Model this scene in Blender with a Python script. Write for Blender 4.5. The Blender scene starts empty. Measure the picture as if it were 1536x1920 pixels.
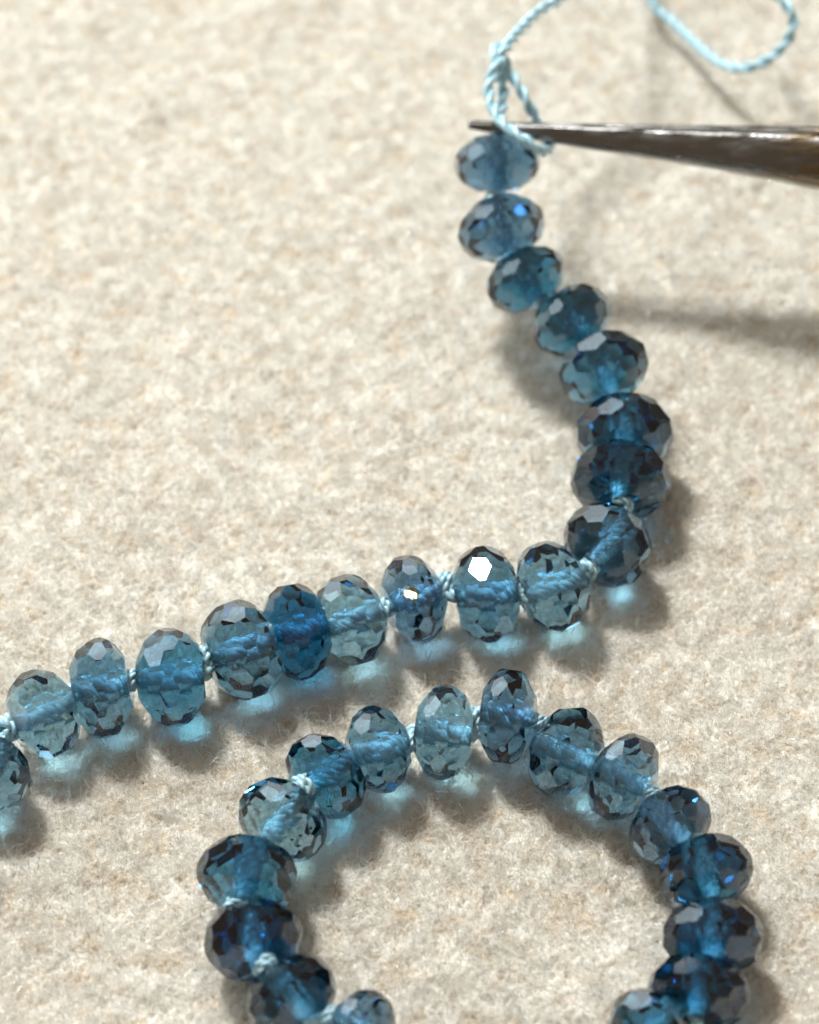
import bpy, bmesh, math, random
import numpy as np
from mathutils import Vector, Matrix

random.seed(7); np.random.seed(7)
MM = 0.001                      # the script thinks in millimetres
scene = bpy.context.scene
col = scene.collection

# ------------------------------------------------------------------ camera
ELEV = math.radians(50.0); DIST = 125.0; FPX = 4750.0
CAM = Vector((0.0, -DIST*math.cos(ELEV), DIST*math.sin(ELEV)))
FWD = (-CAM).normalized(); RIGHT = Vector((1, 0, 0)); UP = RIGHT.cross(FWD).normalized()
cd = bpy.data.cameras.new('camera'); cam = bpy.data.objects.new('camera', cd); col.objects.link(cam)
cam.location = CAM*MM
cam.rotation_euler = (math.pi/2-ELEV, 0, 0)
cd.sensor_fit = 'VERTICAL'; cd.sensor_height = 36.0; cd.lens = 36.0*FPX/1920.0
cd.clip_start = 0.005; cd.clip_end = 5.0
cd.dof.use_dof = True
cd.dof.aperture_fstop = 47.0
scene.camera = cam

def P(px, py, h=0.0):
    """point of the place (mm) seen at photo pixel (px,py) at height h above the mat"""
    d = FWD*FPX + RIGHT*(px-768.0) - UP*(py-960.0)
    t = (h-CAM.z)/d.z
    return CAM + d*t
def scale_at(p): return FPX/((p-CAM).dot(FWD))          # px per mm
cd.dof.focus_distance = (P(700, 1330, 2.0)-CAM).dot(FWD)*MM

# ------------------------------------------------------------------ room light
world = bpy.data.worlds.new('World'); scene.world = world; world.use_nodes = True
bg = world.node_tree.nodes['Background']
bg.inputs['Color'].default_value = (1.0, 0.79, 0.58, 1); bg.inputs['Strength'].default_value = 0.28

def area(name, direction, dist, size, power, color, shape='DISK', size_y=None):
    ld = bpy.data.lights.new(name, 'AREA'); ld.shape = shape; ld.size = size*MM
    if size_y: ld.size_y = size_y*MM
    ld.energy = power; ld.color = color
    o = bpy.data.objects.new(name, ld); col.objects.link(o)
    v = Vector(direction).normalized()*dist
    o.location = v*MM; o.rotation_euler = v.to_track_quat('Z', 'Y').to_euler()
    return o
area('key_lamp', (-0.34, 0.56, 1.0), 420, 72, 2.28, (0.975, 0.985, 0.975))
area('window', (-0.75, 1.0, 0.62), 560, 520, 2.4, (0.78, 0.92, 1.0), 'RECTANGLE', 360)

scene.view_settings.view_transform = 'Standard'; scene.view_settings.look = 'None'
scene.view_settings.exposure = 0.0; scene.view_settings.gamma = 1.0
c = scene.cycles
c.max_bounces = 18; c.transmission_bounces = 16; c.diffuse_bounces = 4; c.glossy_bounces = 8
c.transparent_max_bounces = 8; c.volume_bounces = 0
c.caustics_refractive = True; c.caustics_reflective = False
c.blur_glossy = 0.0
c.sample_clamp_indirect = 0.0
c.use_denoising = True
try:
    c.denoiser = 'OPENIMAGEDENOISE'; c.denoising_prefilter = 'ACCURATE'
except Exception as e: print(e)
c.use_adaptive_sampling = False
try:
    c.use_guiding = True; c.use_surface_guiding = True; c.use_volume_guiding = False
    c.guiding_training_samples = 64
except Exception as e: print(e)

# ------------------------------------------------------------------ materials
def mat(name):
    m = bpy.data.materials.new(name); m.use_nodes = True
    nt = m.node_tree; nt.nodes.clear()
    out = nt.nodes.new('ShaderNodeOutputMaterial')
    return m, nt, out
def N(nt, t, **kw):
    n = nt.nodes.new(t)
    for k, v in kw.items():
        if k.startswith('i_'): n.inputs[k[2:].replace('_', ' ')].default_value = v
        else: setattr(n, k, v)
    return n
def L(nt, a, b): nt.links.new(a, b)

SIGMA_MAX = 1.6                                   # per mm
def gem_material():
    m, nt, out = mat('blue_topaz')
    g = N(nt, 'ShaderNodeBsdfGlass', distribution='GGX'); g.inputs['IOR'].default_value = 1.62
    g.inputs['Color'].default_value = (0.97, 0.985, 1.0, 1)
    tc = N(nt, 'ShaderNodeTexCoord')
    nz = N(nt, 'ShaderNodeTexNoise'); nz.inputs['Scale'].default_value = 900.0; nz.inputs['Detail'].default_value = 3.0
    L(nt, tc.outputs['Object'], nz.inputs['Vector'])
    mr = N(nt, 'ShaderNodeMapRange'); mr.inputs[1].default_value = 0.45; mr.inputs[2].default_value = 0.75
    mr.inputs[3].default_value = 0.0; mr.inputs[4].default_value = 0.03
    L(nt, nz.outputs['Fac'], mr.inputs[0]); L(nt, mr.outputs[0], g.inputs['Roughness'])
    L(nt, g.outputs[0], out.inputs['Surface'])
    oi = N(nt, 'ShaderNodeObjectInfo')
    va = N(nt, 'ShaderNodeVolumeAbsorption'); va.inputs['Density'].default_value = SIGMA_MAX/MM
    L(nt, oi.outputs['Color'], va.inputs['Color']); L(nt, va.outputs[0], out.inputs['Volume'])
    return m
GEM = gem_material()

def glint_chip_material():
    m, nt, out = mat('gold_glint_spot')
    b = N(nt, 'ShaderNodeBsdfPrincipled'); b.inputs['Base Color'].default_value = (0.95, 0.80, 0.50, 1)  # gold colour paints the sun glint on the rough drill spot
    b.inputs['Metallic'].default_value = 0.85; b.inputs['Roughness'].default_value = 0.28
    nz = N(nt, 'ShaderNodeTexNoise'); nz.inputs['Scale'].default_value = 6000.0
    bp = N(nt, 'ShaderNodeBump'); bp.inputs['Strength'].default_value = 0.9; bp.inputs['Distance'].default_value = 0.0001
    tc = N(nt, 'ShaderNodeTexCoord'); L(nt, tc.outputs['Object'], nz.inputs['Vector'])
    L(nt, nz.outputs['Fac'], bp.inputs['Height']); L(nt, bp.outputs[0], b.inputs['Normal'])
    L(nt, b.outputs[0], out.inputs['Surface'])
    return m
GLINT_CHIP = glint_chip_material()
def speck_material():
    m, nt, out = mat('dark_inclusion')
    b = N(nt, 'ShaderNodeBsdfDiffuse'); b.inputs['Color'].default_value = (0.01, 0.015, 0.02, 1)
    L(nt, b.outputs[0], out.inputs['Surface']); return m
SPECK = speck_material()

def silk_material(name, color, sheen):
    m, nt, out = mat(name)
    b = N(nt, 'ShaderNodeBsdfPrincipled'); b.inputs['Roughness'].default_value = 0.30
    b.inputs['Specular IOR Level'].default_value = sheen
    b.inputs['Sheen Weight'].default_value = 0.25
    tc = N(nt, 'ShaderNodeTexCoord')
    nz = N(nt, 'ShaderNodeTexNoise'); nz.inputs['Scale'].default_value = 2600.0; nz.inputs['Detail'].default_value = 4.0
    L(nt, tc.outputs['Object'], nz.inputs['Vector'])
    mx = N(nt, 'ShaderNodeMixRGB'); mx.inputs[1].default_value = (*[x*0.78 for x in color], 1); mx.inputs[2].default_value = (*[min(1, x*1.18) for x in color], 1)
    L(nt, nz.outputs['Fac'], mx.inputs[0]); L(nt, mx.outputs[0], b.inputs['Base Color'])
    bp = N(nt, 'ShaderNodeBump'); bp.inputs['Strength'].default_value = 0.5; bp.inputs['Distance'].default_value = 0.00003
    L(nt, nz.outputs['Fac'], bp.inputs['Height']); L(nt, bp.outputs[0], b.inputs['Normal'])
    L(nt, b.outputs[0], out.inputs['Surface'])
    return m
SILK = silk_material('pale_blue_silk', (0.43, 0.70, 0.81), 1.0)

def steel_material():
    m, nt, out = mat('worn_dark_steel')
    b = N(nt, 'ShaderNodeBsdfPrincipled'); b.inputs['Metallic'].default_value = 1.0
    tc = N(nt, 'ShaderNodeTexCoord')
    mp = N(nt, 'ShaderNodeMapping'); mp.inputs['Scale'].default_value = (0.25, 1, 1)
    L(nt, tc.outputs['Object'], mp.inputs['Vector'])
    n1 = N(nt, 'ShaderNodeTexNoise'); n1.inputs['Scale'].default_value = 1800.0; n1.inputs['Detail'].default_value = 6.0
    n2 = N(nt, 'ShaderNodeTexNoise'); n2.inputs['Scale'].default_value = 260.0; n2.inputs['Detail'].default_value = 3.0
    L(nt, mp.outputs[0], n1.inputs['Vector']); L(nt, mp.outputs[0], n2.inputs['Vector'])
    mx = N(nt, 'ShaderNodeMixRGB'); mx.inputs[1].default_value = (0.10, 0.097, 0.092, 1); mx.inputs[2].default_value = (0.27, 0.265, 0.26, 1)
    L(nt, n2.outputs['Fac'], mx.inputs[0])
    mr = N(nt, 'ShaderNodeMapRange'); mr.inputs[1].default_value = 0.3; mr.inputs[2].default_value = 0.7; mr.inputs[3].default_value = 0.10; mr.inputs[4].default_value = 0.42
    # bronze worn patch where the plating has rubbed off, towards the broad end
    sx = N(nt, 'ShaderNodeSeparateXYZ'); L(nt, tc.outputs['Object'], sx.inputs[0])
    n3 = N(nt, 'ShaderNodeTexNoise'); n3.inputs['Scale'].default_value = 700.0; n3.inputs['Detail'].default_value = 8.0; n3.inputs['Roughness'].default_value = 0.75
    L(nt, mp.outputs[0], n3.inputs['Vector'])
    gx_ = N(nt, 'ShaderNodeMapRange'); gx_.inputs[1].default_value = P(1330, 300, 9).x*MM; gx_.inputs[2].default_value = P(1560, 300, 9).x*MM; gx_.inputs[3].default_value = -0.16; gx_.inputs[4].default_value = 0.16
    L(nt, sx.outputs[0], gx_.inputs[0])
    ad = N(nt, 'ShaderNodeMath', operation='ADD'); L(nt, n3.outputs['Fac'], ad.inputs[0]); L(nt, gx_.outputs[0], ad.inputs[1])
    m3 = N(nt, 'ShaderNodeMapRange'); m3.inputs[1].default_value = 0.50; m3.inputs[2].default_value = 0.66
    L(nt, ad.outputs[0], m3.inputs[0])
    mw = N(nt, 'ShaderNodeMixRGB'); mw.inputs[2].default_value = (0.21, 0.16, 0.09, 1)
    L(nt, m3.outputs[0], mw.inputs[0]); L(nt, mx.outputs[0], mw.inputs[1])
    L(nt, mw.outputs[0], b.inputs['Base Color'])
    L(nt, n1.outputs['Fac'], mr.inputs[0]); L(nt, mr.outputs[0], b.inputs['Roughness'])
    bp = N(nt, 'ShaderNodeBump'); bp.inputs['Strength'].default_value = 0.8; bp.inputs['Distance'].default_value = 0.00007
    L(nt, n1.outputs['Fac'], bp.inputs['Height']); L(nt, bp.outputs[0], b.inputs['Normal'])
    L(nt, b.outputs[0], out.inputs['Surface'])
    return m
STEEL = steel_material()

def felt_base_material():
    m, nt, out = mat('felt_ground_weave')
    d = N(nt, 'ShaderNodeBsdfDiffuse'); t = N(nt, 'ShaderNodeBsdfTranslucent')
    tc = N(nt, 'ShaderNodeTexCoord')
    n1 = N(nt, 'ShaderNodeTexNoise'); n1.inputs['Scale'].default_value = 900.0; n1.inputs['Detail'].default_value = 6.0; n1.inputs['Roughness'].default_value = 0.6
    L(nt, tc.outputs['Object'], n1.inputs['Vector'])
    cr = N(nt, 'ShaderNodeValToRGB')
    e = cr.color_ramp.elements; e[0].position = 0.33; e[0].color = (0.62, 0.50, 0.345, 1); e[1].position = 0.55; e[1].color = (0.82, 0.795, 0.725, 1)
    L(nt, n1.outputs['Fac'], cr.inputs[0]); L(nt, cr.outputs[0], d.inputs['Color'])
    L(nt, d.outputs[0], out.inputs['Surface'])
    return m
def fibre_material(name='cream_wool_fibre', gloss=0.07, rough=0.3):
    m, nt, out = mat(name)
    d = N(nt, 'ShaderNodeBsdfDiffuse'); t = N(nt, 'ShaderNodeBsdfTranslucent'); g = N(nt, 'ShaderNodeBsdfGlossy')
    g.inputs['Roughness'].default_value = rough; g.inputs['Color'].default_value = (1, 1, 1, 1)
    at = N(nt, 'ShaderNodeAttribute', attribute_name='tone')
    cr = N(nt, 'ShaderNodeValToRGB')
    e = cr.color_ramp.elements; e[0].position = 0.0; e[0].color = (0.76, 0.70, 0.57, 1); e[1].position = 0.45; e[1].color = (0.875, 0.85, 0.785, 1)
    e2 = e.new(1.0); e2.color = (0.93, 0.925, 0.895, 1)
    L(nt, at.outputs['Fac'], cr.inputs[0])
    L(nt, cr.outputs[0], d.inputs['Color']); L(nt, cr.outputs[0], t.inputs['Color'])
    m1 = N(nt, 'ShaderNodeMixShader'); m1.inputs[0].default_value = 0.42
    L(nt, d.outputs[0], m1.inputs[1]); L(nt, t.outputs[0], m1.inputs[2])
    m2 = N(nt, 'ShaderNodeMixShader'); m2.inputs[0].default_value = gloss
    L(nt, m1.outputs[0], m2.inputs[1]); L(nt, g.outputs[0], m2.inputs[2])
    L(nt, m2.outputs[0], out.inputs['Surface'])
    return m

# ------------------------------------------------------------------ helpers
def link_mesh(name, verts, faces, material, parent=None, smooth=False):
    me = bpy.data.meshes.new(name); me.from_pydata([tuple(Vector(v)*MM) for v in verts], [], faces)
    me.materials.append(material)
    if smooth: me.polygons.foreach_set('use_smooth', [True]*len(me.polygons))
    me.update()
    o = bpy.data.objects.new(name, me); col.objects.link(o); o.parent = parent
    return o
def thing(name, label, cat, loc=(0, 0, 0)):
    o = bpy.data.objects.new(name, None); col.objects.link(o); o.location = Vector(loc)*MM
    o['label'] = label; o['category'] = cat; o.empty_display_size = 0.005
    return o
def spline(pts, step):
    """Catmull-Rom through pts, resampled every step mm"""
    p = [Vector(q) for q in pts]
    p = [p[0]*2-p[1]] + p + [p[-1]*2-p[-2]]
    dense = []
    for i in range(1, len(p)-2):
        a, b, c_, d = p[i-1], p[i], p[i+1], p[i+2]
        for k in range(24):
            t = k/24.0
            dense.append(0.5*((2*b)+(c_-a)*t+(2*a-5*b+4*c_-d)*t*t+(3*b-a-3*c_+d)*t**3))
    dense.append(p[-2])
    out = [dense[0]]; acc = 0.0
    for a, b in zip(dense, dense[1:]):
        seg = (b-a).length
        while acc+seg >= step:
            f = (step-acc)/seg; a = a.lerp(b, f); out.append(a.copy()); seg = (b-a).length; acc = 0.0
            if seg < 1e-9: break
        acc += seg
    return out
def frames(path):
    n = len(path); T = [(path[min(i+1, n-1)]-path[max(i-1, 0)]).normalized() for i in range(n)]
    u = T[0].orthogonal().normalized(); U = []
    for t in T:
        u = (u-t*u.dot(t)); u = u.normalized() if u.length > 1e-6 else t.orthogonal().normalized(); U.append(u.copy())
    return T, U, [t.cross(u) for t, u in zip(T, U)]
def twisted(path, R, pitch, plies=3, step=0.06, seg=7, fill=1.0, taper=0):
    """verts, faces of a cord of several plies laid round one another"""
    path = spline(path, step); T, U, V = frames(path)
    r = R*{3: 0.535, 2: 0.52, 5: 0.42}[plies]*fill; off = R-r
    verts, faces = [], []
    for k in range(plies):
        ply = []
        for i, q in enumerate(path):
            a = 2*math.pi*(k/plies+i*step/pitch)
            ply.append(q+U[i]*(off*math.cos(a))+V[i]*(off*math.sin(a)))
        t2, u2, v2 = frames(ply); b0 = len(verts)
        for i, q in enumerate(ply):
            for j in range(seg):
                a = 2*math.pi*j/seg; verts.append(q+u2[i]*(r*math.cos(a))+v2[i]*(r*math.sin(a)))
        for i in range(len(ply)-1):
            for j in range(seg):
                a, b = b0+i*seg+j, b0+i*seg+(j+1) % seg
                faces.append((a, b, b+seg, a+seg))
        faces.append(tuple(range(b0+seg-1, b0-1, -1))); e = b0+(len(ply)-1)*seg; faces.append(tuple(range(e, e+seg)))
    return verts, faces

# ------------------------------------------------------------------ felt mat
def bandnoise(n, size, lo, hi, seed):
    """tileable band-passed noise, n x n over size mm, wavelengths lo..hi mm, unit deviation"""
    rs = np.random.RandomState(seed)
    f = np.fft.fftfreq(n, size/n); fx, fy = np.meshgrid(f, f); fr = np.hypot(fx, fy); fr[0, 0] = 1e-9
    w = np.exp(-((np.log(fr)-math.log(1/math.sqrt(lo*hi)))/(0.5*math.log(hi/lo)+1e-6))**2)/fr
    a = np.real(np.fft.ifft2(np.fft.fft2(rs.randn(n, n))*w)); return a/a.std()
TILE = 61.0; TN = 1024
n_big = bandnoise(TN, TILE, 5.0, 12.0, 1); n_clump = bandnoise(TN, TILE, 0.8, 2.2, 2)
n_pit = bandnoise(TN, TILE, 0.28, 0.6, 3); n_fine = bandnoise(TN, TILE, 0.14, 0.3, 4); n_tone = bandnoise(TN, TILE, 0.5, 1.3, 5); n_dir = bandnoise(TN, TILE, 1.5, 4.0, 6)
def samp(a, x, y):
    gx = (x/TILE*TN) % TN; gy = (y/TILE*TN) % TN
    i = gx.astype(int) % TN; j = gy.astype(int) % TN; fx = gx-np.floor(gx); fy = gy-np.floor(gy)
    i1 = (i+1) % TN; j1 = (j+1) % TN
    return (a[j, i]*(1-fx)*(1-fy)+a[j, i1]*fx*(1-fy)+a[j1, i]*(1-fx)*fy+a[j1, i1]*fx*fy)
def mat_height(x, y):
    pit = samp(n_pit, x, y)
    return (0.07*samp(n_big, x, y)+0.035*samp(n_clump, x, y)+0.045*pit-0.075*np.maximum(-pit-0.8, 0)*2+0.025*samp(n_fine, x, y))-0.25
def axis_coords(lo, hi, step, far):
    inner = np.arange(lo, hi+step, step); g = step*1.25**np.arange(1, 60); s = np.cumsum(g); s = s[s < far]
    return np.concatenate([(lo-s)[::-1], inner, hi+s])
gx = axis_coords(-36, 36, 0.13, 380); gy = axis_coords(-36, 52, 0.13, 380)
X, Y = np.meshgrid(gx, gy); Z = mat_height(X.ravel(), Y.ravel()).reshape(X.shape)
fade = np.clip(1-(np.maximum(np.abs(X)-40, 0)+np.maximum(np.abs(Y)-56, 0))/30, 0, 1); Z = -0.25+(Z+0.25)*fade
nx, ny = len(gx), len(gy)
me = bpy.data.meshes.new('felt_mat')
me.vertices.add(nx*ny); me.vertices.foreach_set('co', (np.stack([X, Y, Z], -1).reshape(-1)*MM).astype(np.float32))
ii = (np.arange(ny-1)[:, None]*nx+np.arange(nx-1)[None, :]).ravel()
quads = np.stack([ii, ii+1, ii+nx+1, ii+nx], -1).ravel()
nq = len(ii); me.loops.add(nq*4); me.loops.foreach_set('vertex_index', quads.astype(np.int32))
me.polygons.add(nq); me.polygons.foreach_set('loop_start', (np.arange(nq)*4).astype(np.int32))
me.polygons.foreach_set('use_smooth', np.ones(nq, bool))
me.update(calc_edges=True); me.materials.append(felt_base_material())
felt = bpy.data.objects.new('felt_mat', me); col.objects.link(felt)
felt['kind'] = 'structure'; felt['label'] = 'cream felt bead mat with a fuzzy mottled nap'

def fibres(name, count, npts, length, lift, width, curl, seed, upright=False, material=None):
    rs = np.random.RandomState(seed)
    # nap only where the picture (with a margin) can see it
    xs, ys = [], []
    need = count
    while need > 0:
        y = rs.uniform(-34, 50, need*2); x = rs.uniform(-34, 34, need*2)
        dens = 0.5+0.5*np.tanh(samp(n_clump, x, y)*0.4+samp(n_pit, x, y)*1.4+0.7)
        k = (rs.rand(need*2) < dens) & (np.abs(x) < 25+0.17*(y+30)+2)
        x, y = x[k][:need], y[k][:need]; xs.append(x); ys.append(y); need -= len(x)
    x = np.concatenate(xs); y = np.concatenate(ys); n = len(x)
    z = mat_height(x, y)
    ln = length*np.exp(rs.randn(n)*0.35)
    base = samp(n_dir, x, y)*1.6
    ang = base+rs.randn(n)*1.3
    el = np.abs(rs.randn(n))*lift if not upright else np.clip(math.pi/2-np.abs(rs.randn(n))*0.5, 0.3, 1.57)
    t = np.linspace(0, 1, npts)[None, :]
    pos = np.zeros((n, npts, 3)); p = np.stack([x, y, z-0.03], -1); pos[:, 0] = p
    da = rs.randn(n)*curl; de = -np.abs(rs.randn(n))*curl*0.5
    for i in range(1, npts):
        st = ln/(npts-1)
        dirv = np.stack([np.cos(ang)*np.cos(el), np.sin(ang)*np.cos(el), np.sin(el)], -1)
        p = p+dirv*st[:, None]
        if not upright:
            gz = mat_height(p[:, 0], p[:, 1]); p[:, 2] = np.maximum(p[:, 2], gz+0.005)
        pos[:, i] = p
        ang = ang+(da+rs.randn(n)*curl*0.7)/(npts-1)*2; el = el+(de+rs.randn(n)*curl*0.4)/(npts-1)*2
    hc = bpy.data.hair_curves.new(name)
    hc.add_curves([npts]*n)
    hc.points.foreach_set('position', (pos.reshape(-1)*MM).astype(np.float32))
    rad = (width*np.exp(rs.randn(n)*0.3))[:, None]*np.linspace(1, 0.45, npts)[None, :]
    hc.points.foreach_set('radius', (rad.ravel()*MM).astype(np.float32))
    at = hc.attributes.new('tone', 'FLOAT', 'CURVE')
    tone = np.clip(0.64+0.10*samp(n_tone, x, y)+0.07*samp(n_clump, x+17, y+5)+rs.randn(n)*0.16, 0, 1)
    at.data.foreach_set('value', tone.astype(np.float32))
    hc.materials.append(material)
    o = bpy.data.objects.new(name, hc); col.objects.link(o); o['kind'] = 'stuff'
    return o
FIB = fibre_material()
o = fibres('wool_fibres', 400000, 6, 1.0, 0.45, 0.008, 1.5, 11, material=FIB); o['label'] = 'curly cream wool fibres matted over the felt'
o = fibres('wool_nap', 34000, 5, 0.75, 0.0, 0.0095, 0.8, 12, upright=True, material=fibre_material('glossy_wool_hair', 0.30, 0.14)); o['label'] = 'short upright glossy cream hairs on the felt'

o = fibres('bright_hairs', 9000, 4, 0.65, 0.0, 0.017, 0.5, 13, upright=True, material=fibre_material('shiny_wool_hair', 0.6, 0.2)); o['label'] = 'sparse shiny white hairs standing out of the felt'

# ------------------------------------------------------------------ beads
def faceted_bead(R, T, seed):
    """a rondelle cut by flat planes: rows of facets round its hole axis (Z)"""
    rs = random.Random(seed); n = rs.choice([10, 11, 11, 12])
    bm = bmesh.new(); bmesh.ops.create_cube(bm, size=2.6*R)
    c_ = T/2.0
    rows = [(0, 0.0, 1.0), (0.5, 31, 1.01), (0.5, -31, 1.01), (0.0, 58, 1.025), (0.0, -58, 1.025)]
    planes = []
    ph0 = rs.random()
    for off, lat, f in rows:
        nn = n if abs(lat) < 60 else max(7, n-4)
        sh = rs.gauss(0, 0.06); fr = rs.gauss(0, 0.006)
        for k in range(nn):
            a = 2*math.pi*(k+off+ph0+sh+rs.gauss(0, 0.07))/nn; la = math.radians(lat+rs.gauss(0, 2.6))
            nv = Vector((math.cos(a)*math.cos(la), math.sin(a)*math.cos(la), math.sin(la)))
            s = math.sqrt((R*R)*(nv.x**2+nv.y**2)+(c_*1.02)**2*nv.z**2)
            s = s*(f+fr+rs.gauss(0, 0.009))
            planes.append((nv, s))
    for sg in (1, -1):
        nv = Vector((rs.gauss(0, 0.04), rs.gauss(0, 0.04), sg)).normalized(); planes.append((nv, c_*0.965))
    for nv, s in planes:
        g = bm.verts[:]+bm.edges[:]+bm.faces[:]
        res = bmesh.ops.bisect_plane(bm, geom=g, dist=1e-5, plane_co=nv*s, plane_no=nv, clear_outer=True)
        ed = [e for e in res['geom_cut'] if isinstance(e, bmesh.types.BMEdge)]
        if len(ed) >= 3:
            bmesh.ops.contextual_create(bm, geom=ed)
    bmesh.ops.remove_doubles(bm, verts=bm.verts[:], dist=0.012)
    bmesh.ops.recalc_face_normals(bm, faces=bm.faces[:])
    v = [x.co.copy() for x in bm.verts]; f = [tuple(w.index for w in q.verts) for q in bm.faces]
    bm.free(); return v, f
def frost_material():
    m, nt, out = mat('frosted_drill_wall')
    tr = N(nt, 'ShaderNodeBsdfTransparent'); d = N(nt, 'ShaderNodeBsdfDiffuse'); t = N(nt, 'ShaderNodeBsdfTranslucent')
    for b in (d, t): b.inputs['Color'].default_value = (0.86, 0.94, 0.97, 1)
    m1 = N(nt, 'ShaderNodeMixShader'); m1.inputs[0].default_value = 0.45
    L(nt, d.outputs[0], m1.inputs[1]); L(nt, t.outputs[0], m1.inputs[2])
    tc = N(nt, 'ShaderNodeTexCoord'); nz = N(nt, 'ShaderNodeTexNoise'); nz.inputs['Scale'].default_value = 1500.0; nz.inputs['Detail'].default_value = 3.0
    L(nt, tc.outputs['Object'], nz.inputs['Vector'])
    mr = N(nt, 'ShaderNodeMapRange'); mr.inputs[1].default_value = 0.35; mr.inputs[2].default_value = 0.65; mr.inputs[3].default_value = 0.06; mr.inputs[4].default_value = 0.34
    L(nt, nz.outputs['Fac'], mr.inputs[0])
    m2 = N(nt, 'ShaderNodeMixShader'); L(nt, mr.outputs[0], m2.inputs[0])
    L(nt, tr.outputs[0], m2.inputs[1]); L(nt, m1.outputs[0], m2.inputs[2]); L(nt, m2.outputs[0], out.inputs['Surface'])
    return m
FROST = frost_material()
TONES = {  # light that gets through 4 mm of stone (linear RGB)
    'pale': (0.21, 0.41, 0.53), 'grey': (0.13, 0.30, 0.43), 'mid': (0.075, 0.275, 0.43), 'slate': (0.11, 0.25, 0.39),
    'teal': (0.04, 0.19, 0.315), 'deep': (0.03, 0.16, 0.30), 'navy': (0.015, 0.13, 0.26)}
def gem_color(t, k=1.0):
    r = [1-min(0.99, (-math.log(q)*k/4.0)/SIGMA_MAX) for q in TONES[t]]; return (*r, 1.0)

strand = thing('bead_strand', 'strand of faceted clear blue beads knotted on pale blue silk, curling across the felt', 'bead strand')

# (px, py, height of centre, axis in the photo, width px, thickness/width, tone, dh = rise of the axis over one bead)
UPPER = [
 (933, 306, 7.1, (0.10, 1.0), 152, 0.70, 'slate', -2.2),
 (940, 428, 5.9, (0.32, 0.95), 157, 0.72, 'slate', -1.8),
 (985, 523, 4.9, (0.50, 0.85), 148, 0.70, 'teal', -1.6),
 (1071, 600, 4.0, (0.62, 0.78), 150, 0.74, 'teal', -1.3),
 (1131, 690, 3.25, (0.38, 0.92), 166, 0.74, 'mid', -1.1),
 (1172, 812, 2.75, (0.03, 1.0), 174, 0.72, 'mid', -0.5),
 (1164, 900, 2.3, (-0.08, 1.0), 179, 0.68, 'mid', -0.4),
 (1140, 1021, 2.05, (-0.62, 0.80), 166, 0.78, 'grey', -0.2),
 (1037, 1101, 2.0, (-0.90, 0.38), 166, 0.74, 'pale', 0),
 (911, 1114, 2.1, (-1.0, 0.06), 174, 0.69, 'grey', 0),
 (775, 1124, 2.0, (-0.95, 0.28), 164, 0.64, 'slate', 0),
 (658, 1163, 2.0, (-0.93, 0.30), 166, 0.72, 'pale', 0),
 (556, 1184, 2.1, (-0.97, 0.20), 176, 0.68, 'navy', 0),
 (455, 1219, 2.1, (-0.92, 0.34), 182, 0.74, 'grey', 0),
 (321, 1270, 2.1, (-1.0, 0.08), 177, 0.71, 'mid', 0),
 (190, 1290, 2.1, (-0.98, 0.12), 180, 0.62, 'grey', 0),
 (82, 1339, 2.0, (-0.90, 0.36), 165, 0.74, 'pale', 0),
 (-24, 1446, 2.0, (-0.50, 0.85), 164, 0.72, 'grey', 0),
 (-110, 1560, 2.0, (-0.80, 0.75), 165, 0.72, 'mid', 0),
]
LOWER = [
 (800, 2030, 2.0, (-0.75, -0.60), 165, 0.70, 'mid', 0),
 (676, 1932, 2.0, (-0.86, -0.50), 152, 0.72, 'slate', 0),
 (546, 1868, 2.1, (-0.62, -0.78), 172, 0.72, 'teal', 0),
 (475, 1762, 2.15, (-0.18, -1.0), 178, 0.70, 'deep', 0),
 (465, 1643, 2.15, (0.22, -1.0), 182, 0.70, 'teal', 0),
 (529, 1538, 2.0, (0.62, -0.78), 168, 0.74, 'pale', 0),
 (611, 1455, 2.0, (0.80, -0.60), 166, 0.70, 'teal', 0),
 (710, 1405, 1.9, (0.97, -0.22), 158, 0.72, 'grey', 0),
 (833, 1373, 2.0, (0.98, 0.10), 167, 0.66, 'pale', 0),
 (952, 1343, 2.1, (0.99, 0.10), 171, 0.60, 'slate', 0),
 (1062, 1411, 2.0, (0.92, 0.42), 168, 0.74, 'grey', 0),
 (1169, 1458, 2.0, (0.87, 0.48), 166, 0.64, 'grey', 0),
 (1257, 1548, 2.0, (0.68, 0.74), 160, 0.74, 'slate', 0),
 (1323, 1638, 2.1, (0.38, 0.92), 172, 0.70, 'teal', 0),
 (1336, 1757, 2.15, (0.08, 1.0), 182, 0.68, 'deep', 0),
 (1310, 1862, 2.15, (-0.12, 1.0), 182, 0.66, 'navy', 0),
 (1224, 1935, 2.5, (-0.70, 0.75), 168, 0.74, 'teal', 0),
 (1110, 2020, 2.0, (-0.95, 0.45), 165, 0.70, 'mid', 0),
]
made = []
LAMP = Vector((-0.34, 0.56, 1.0)).normalized()*420
GLINT = {(911, 1114): 1}
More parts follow.
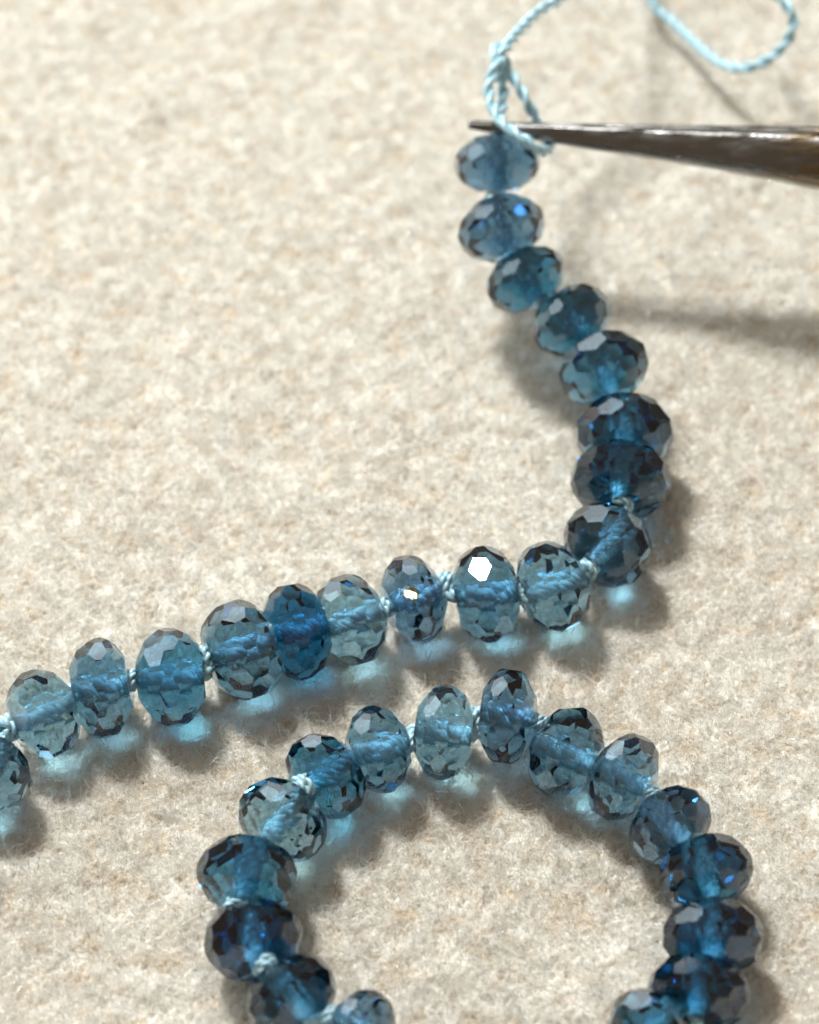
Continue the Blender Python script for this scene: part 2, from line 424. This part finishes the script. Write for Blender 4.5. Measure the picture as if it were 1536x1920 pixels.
def make_bead(spec, seed):
    px, py, h, ax, wpx, ratio, tone, dh = spec
    ctr = P(px, py, h); R = wpx/scale_at(ctr)/2.0*1.012; T = 2*R*ratio
    s = 60/math.hypot(*ax)
    a = (P(px+ax[0]*s, py+ax[1]*s, h+dh*0.5)-P(px-ax[0]*s, py-ax[1]*s, h-dh*0.5)).normalized()
    v, f = faceted_bead(R, T, seed)
    rs = random.Random(seed); best = None; want = GLINT.get((px, py))
    fn = [(sum((v[i] for i in q), Vector())/len(q), (v[q[1]]-v[q[0]]).cross(v[q[2]]-v[q[1]]).normalized(), q) for q in f if len(q) > 2]
    fn = [(c_, (n if n.dot(c_) > 0 else -n), sum(((v[q[i]]-v[q[0]]).cross(v[q[i+1]]-v[q[0]])).length/2 for i in range(1, len(q)-1))) for c_, n, q in fn]
    for k in range(900 if want else 60):
        q = a.to_track_quat('Z', 'Y')@Matrix.Rotation(rs.uniform(0, 6.28), 4, 'Z').to_quaternion()
        if want: q = Matrix.Rotation(rs.gauss(0, 0.14), 4, Vector((rs.gauss(0, 1), rs.gauss(0, 1), rs.gauss(0, 1))).normalized()).to_quaternion()@q
        sc_ = 0.0
        for fc, n, ar in fn:
            wc = ctr+q@fc; wn = q@n; vd = (wc-CAM).normalized()
            if wn.dot(vd) > -0.05: continue
            rd = vd-wn*(2*vd.dot(wn)); an = math.degrees(rd.angle((LAMP-wc).normalized()))
            if want: sc_ -= ar if an < 2.6 else 0.0
            else: sc_ += ar*max(0, 1-an/11.0)
        if best is None or sc_ < best[0]: best = (sc_, q)
        if not want and sc_ == 0: break
    q = best[1]
    if want:   # turn the bead so that one of its upper facets mirrors the lamp
        best = None
        for k in range(80):
            q1 = a.to_track_quat('Z', 'Y')@Matrix.Rotation(k*0.0785, 4, 'Z').to_quaternion()
            for fc, n, ar in fn:
                wc = ctr+q1@fc; wn = q1@n; hv_ = ((CAM-wc).normalized()+(LAMP-wc).normalized()).normalized()
                an = math.degrees(wn.angle(hv_))
                sc_ = an+abs(ar-0.55)*12
                if best is None or sc_ < best[0]: best = (sc_, wn.rotation_difference(hv_)@q1)
        q = best[1]
    o = link_mesh('bead', v, f, GEM, strand); o.rotation_mode = 'QUATERNION'; o.rotation_quaternion = q; o.location = ctr*MM
    o.color = gem_color(tone, 1.0)
    # the frosted wall of the drill hole
    hv, hf = [], []; K = 10; M = 16
    for i in range(K+1):
        z = (i/K-0.5)*T*0.945; rr = 0.39*(1+0.05*math.sin(i*1.7+seed)+(0.25 if i in (0, K) else 0))
        for j in range(M):
            t = 2*math.pi*j/M; w = 1+rs.gauss(0, 0.03); hv.append((rr*w*math.cos(t), rr*w*math.sin(t), z))
    for i in range(K):
        for j in range(M): hf.append((i*M+j, i*M+(j+1) % M, (i+1)*M+(j+1) % M, (i+1)*M+j))
    link_mesh('drill_hole', hv, hf, FROST, o, True)
    made.append((ctr, R, T, a)); return ctr, a, R, T, o
def lay(specs, seed0):
    out = []
    for i, s in enumerate(specs): out.append(make_bead(s, seed0+i))
    return out
ub = lay(UPPER, 100); lb = lay(LOWER, 300)
DESC = {'pale': 'pale grey-blue bead', 'teal': 'dark teal blue bead', 'navy': 'dark navy bead', 'deep': 'deep blue bead'}
for specs, bs in ((UPPER, ub), (LOWER, lb)):
    for s, b in zip(specs, bs):
        if s[6] in DESC: b[4]['label'] = DESC[s[6]]

def cord_points(bs):
    pts = []
    for ctr, a, R, T, o in bs: pts += [ctr-a*T*0.5, ctr, ctr+a*T*0.5]
    return pts
CORE_R = 0.33
up_pts = cord_points(ub); up_pts[0] = P(930, 250, 8.0)
v, f = twisted(up_pts, CORE_R, 1.25, 3, step=0.09); link_mesh('thread', v, f, SILK, strand, True)
v, f = twisted(cord_points(lb), CORE_R, 1.25, 3, step=0.09); link_mesh('thread', v, f, SILK, strand, True)

def knot(px, py, h, ax, size=1.0, turns=2.3, seed=0):
    """the silk wound tightly round itself between two beads"""
    rs = random.Random(seed+int(px)); ctr = P(px, py, h); s = 20/math.hypot(*ax)
    a = (P(px+ax[0]*s, py+ax[1]*s, h)-P(px-ax[0]*s, py-ax[1]*s, h)).normalized()
    a = (a+Vector((rs.gauss(0, .12), rs.gauss(0, .12), rs.gauss(0, .12)))).normalized()
    u = a.orthogonal().normalized(); w = a.cross(u)
    pts = []; n = int(turns*10); ph = rs.random()*6.28; Rk = 0.34*size
    for i in range(n+1):
        t = i/n; an = ph+t*turns*2*math.pi; rr = Rk*(0.75+0.35*math.sin(math.pi*t))
        pts.append(ctr+u*(rr*math.cos(an))+w*(rr*math.sin(an)*1.05)+a*((t-0.5)*0.62*size+0.06*math.sin(an+1)))
    vv, ff = twisted(pts, 0.20*size, 0.75, 2, step=0.05, seg=7)
    link_mesh('knot', vv, ff, SILK, strand, True)
KNOTS = [(926, 371, 6.5, (0.25, 1), 0.85), (386, 1236, 2.1, (-0.95, 0.3), 1.2), (833, 1096, 2.1, (-1, 0.1), 1.15), (846, 1108, 2.0, (-1, 0.1), 0.8), (245, 1276, 2.1, (-1, 0.1), 1.0), (139, 1302, 2.1, (-0.95, 0.25), 1.05),
 (14, 1366, 2.1, (-0.8, 0.6), 1.2), (720, 1140, 2.1, (-0.95, 0.3), 0.9), (513, 1180, 2.2, (-0.9, 0.3), 0.85), (986, 1108, 2.0, (-0.95, 0.3), 1.0), (1103, 1066, 2.1, (-0.8, 0.6), 1.0),
 (1168, 946, 2.5, (-0.3, 1), 0.95), (1012, 560, 4.7, (0.6, 0.8), 0.8), (906, 392, 6.4, (0.2, 1), 0.7),
 (566, 1476, 3.0, (-0.6, 0.8), 1.05), (438, 1702, 2.8, (0.1, 1), 0.8), (500, 1808, 2.8, (0.4, 0.9), 0.9), (620, 1906, 2.2, (0.8, 0.5), 0.9), (775, 1392, 2.0, (1, 0), 0.85),
 (886, 1347, 2.1, (1, -0.3), 1.1), (1010, 1358, 2.2, (0.9, 0.4), 0.9), (1114, 1432, 2.1, (0.9, 0.4), 0.8), (1221, 1492, 2.2, (0.7, 0.7), 0.9), (1307, 1580, 2.4, (0.5, 0.8), 0.85)]
for i, k in enumerate(KNOTS): knot(*k[:4], size=k[4]*1.02, seed=i)

# a sun glint painted in gold on one bead's rough drill spot, and the black specks in the pale one
def surface_point(b, px, py):
    ctr, a, R, T, o = b
    d = (FWD*FPX+RIGHT*(px-768.0)-UP*(py-960.0)).normalized()
    # ellipsoid hit
    def tr(w): k = w.dot(a); return (w-a*k)/R+a*(k/(T/2))
    oc = tr(CAM-ctr); dd = tr(d); A = dd.dot(dd); B = 2*oc.dot(dd); C = oc.dot(oc)-1
    disc = B*B-4*A*C; t = (-B-math.sqrt(max(disc, 0)))/(2*A); return CAM+d*t, d
def blob(name, ctr, r, nrm, flat, material, parent, seed):
    bm = bmesh.new(); bmesh.ops.create_icosphere(bm, subdivisions=3, radius=1.0); rs = random.Random(seed)
    q = nrm.to_track_quat('Z', 'Y').to_matrix(); 
    vs = []
    for w in bm.verts:
        s = 1+0.18*math.sin(7*w.co.x+seed)*math.cos(6*w.co.y)+rs.gauss(0, 0.05)
        vs.append(q@Vector((w.co.x*r*s, w.co.y*r*s*0.8, w.co.z*flat*s)))
    fs = [tuple(w.index for w in p.verts) for p in bm.faces]; bm.free()
    o = link_mesh(name, [x for x in vs], fs, material, parent); return o
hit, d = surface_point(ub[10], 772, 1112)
o = blob('chip', hit, 0.40, (-d+Vector((-.1, .5, .6))).normalized(), 0.05, GLINT_CHIP, None, 3)
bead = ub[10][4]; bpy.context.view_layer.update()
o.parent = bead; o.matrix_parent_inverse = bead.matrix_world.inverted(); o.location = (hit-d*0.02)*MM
o['label'] = 'rough drill spot with its sun glint painted in gold'
bead5 = lb[5][4]
for i, (x, y) in enumerate([(563, 1566), (548, 1572), (560, 1583), (581, 1553)]):
    hit, d = surface_point(lb[5], x, y); o = blob('speck', hit, 0.08, -d, 0.05, SPECK, None, 20+i)
    o.parent = bead5; o.matrix_parent_inverse = bead5.matrix_world.inverted(); o.location = (hit+d*0.12)*MM

# loose silk tail: loops round the tweezer tips, then runs off and back
loop = [P(945, 112, 9.7), P(951, 125, 9.3), P(962, 144, 9.1), P(978, 170, 8.8), P(993, 200, 8.3), P(1006, 228, 7.5), P(1016, 252, 7.1), P(1028, 267, 7.2), P(1030, 278, 7.6), P(1018, 284, 8.2), P(1002, 279, 8.9),
        P(984, 262, 9.35), P(964, 248, 9.4), P(948, 236, 9.4), P(932, 216, 9.3), P(920, 190, 9.3), P(917, 162, 9.5), P(925, 136, 9.8), P(931, 114, 10.0), P(927, 97, 10.0), P(935, 90, 9.7), P(944, 103, 9.5), P(940, 122, 9.4)]
leg = [P(930, 266, 7.8), P(931, 244, 8.2), P(936, 226, 8.4), P(941, 205, 8.5), P(944, 178, 8.6), P(941, 150, 9.0), P(938, 126, 9.6), P(940, 106, 10.0), P(954, 82, 10.0), P(975, 57, 9.6), P(1010, 22, 9.2), P(1055, -8, 8.9), P(1100, -70, 9.2), P(1140, -190, 8.5), P(1165, -260, 6.0), P(1190, -150, 2.2),
       P(1222, -2, 1.3), P(1262, 40, 1.4), P(1310, 86, 1.7), P(1352, 118, 2.2), P(1396, 128, 2.9), P(1440, 112, 3.4), P(1475, 78, 4.6), P(1488, 40, 5.6), P(1474, 8, 6.2), P(1440, -22, 6.4), P(1400, -60, 5.6)]
v, f = twisted(loop, 0.32, 2.0, 2, step=0.05, seg=9); link_mesh('loose_thread', v, f, SILK, strand, True)
v, f = twisted(leg, 0.32, 1.9, 2, step=0.05, seg=9); link_mesh('loose_thread', v, f, SILK, strand, True)

# stray filaments standing off the silk
rs_ = np.random.RandomState(5); fz = []
src = [(q, 0.33) for q in spline(loop, 0.12)]+[(q, 0.33) for q in spline(leg, 0.12)]
for k_ in KNOTS: src += [(P(k_[0], k_[1], k_[2]), 0.40)]*7
for q, r in src:
    for _ in range(1 if rs_.rand() < 0.75 else 0):
        dn = Vector(rs_.randn(3)).normalized(); st = q+dn*r*0.9; t = Vector(rs_.randn(3)).normalized(); ln = 0.25+0.35*rs_.rand()
        fz.append([st, st+(dn*0.7+t*0.5)*ln*0.35, st+(dn*0.8+t)*ln*0.7, st+(dn*0.6+t*1.6)*ln])
hc = bpy.data.hair_curves.new('silk_fuzz'); hc.add_curves([4]*len(fz))
hc.points.foreach_set('position', (np.array([[tuple(p) for p in w] for w in fz]).reshape(-1)*MM).astype(np.float32))
hc.points.foreach_set('radius', np.tile(np.array([0.007, 0.006, 0.005, 0.003])*MM, len(fz)).astype(np.float32))
hc.materials.append(SILK); o = bpy.data.objects.new('silk_fuzz', hc); col.objects.link(o); o.parent = strand; o['kind'] = 'stuff'

# ------------------------------------------------------------------ tweezers
tz = thing('tweezers', 'dark worn steel tweezers with fine pointed tips gripping the silk above the top bead', 'tweezers')
def jaw(stations, shift, seed, half):
    """stations: (px, top y, bottom y, height, depth mm); a tapered round-backed bar"""
    rs = random.Random(seed); rings = []; M = 28
    cs = []
    for px, ty, by, h, dep in stations:
        ctr = P(px, (ty+by)/2.0-2.5, h)+shift; sc = scale_at(ctr); cs.append((ctr, (by-ty)/2.0/sc, dep))
    def lerp(t):
        i = min(int(t), len(cs)-2); f = t-i; a, b = cs[i], cs[i+1]; return a[0].lerp(b[0], f), a[1]*(1-f)+b[1]*f, a[2]*(1-f)+b[2]*f
    K = 90; verts = []; faces = []
    pathp = [lerp(i*(len(cs)-1)/K) for i in range(K+1)]
    for i, (ctr, hw, dp) in enumerate(pathp):
        for j in range(M):
            a = 2*math.pi*j/M; ca, sa = math.cos(a), math.sin(a)
            ex = 0.55
            x = math.copysign(abs(ca)**ex, ca); y = math.copysign(abs(sa)**ex, sa)
            wob = 1+0.012*math.sin(i*0.9+j)+rs.gauss(0, 0.004)
            verts.append(ctr+UP*(hw*x*wob)-FWD*(dp*y*wob))
    for i in range(K):
        for j in range(M):
            a, b = i*M+j, i*M+(j+1) % M; faces.append((a, b, b+M, a+M))
    faces.append(tuple(range(M-1, -1, -1))); faces.append(tuple(range(K*M, K*M+M)))
    o = link_mesh('jaw', verts, faces, STEEL, tz, True)
    me = o.data
    return o
front = [(878, 232, 244, 8.3, 0.18), (960, 235, 258, 8.3, 0.28), (1040, 238, 272, 8.35, 0.42), (1200, 243, 296, 8.5, 0.75), (1360, 248, 322, 8.7, 1.0), (1536, 252, 356, 9.0, 1.3), (1750, 258, 398, 9.6, 1.6), (2100, 262, 455, 11, 1.8), (2700, 262, 520, 14, 1.8)]
back = [(880, 225, 236, 8.5, 0.18), (960, 228, 244, 8.55, 0.25), (1040, 231, 252, 8.6, 0.35), (1200, 234, 262, 8.9, 0.6), (1360, 236, 274, 9.1, 0.8), (1536, 238, 290, 9.4, 1.0), (1750, 240, 330, 10, 1.3), (2100, 236, 380, 11.6, 1.6), (2700, 225, 440, 14.6, 1.6)]
jaw(front, Vector((0, 0, 0)), 1, True)
jaw(back, FWD*0.55, 2, False)
for o_ in (o for o in col.objects if o.parent is tz):
    pass

# report clashes between beads (printed only)
for i in range(len(made)):
    for j in range(i+1, len(made)):
        dd = (made[i][0]-made[j][0]).length; need = (made[i][2]+made[j][2])/2
        if dd < need: print('close', i, j, round(dd, 2), round(need, 2))
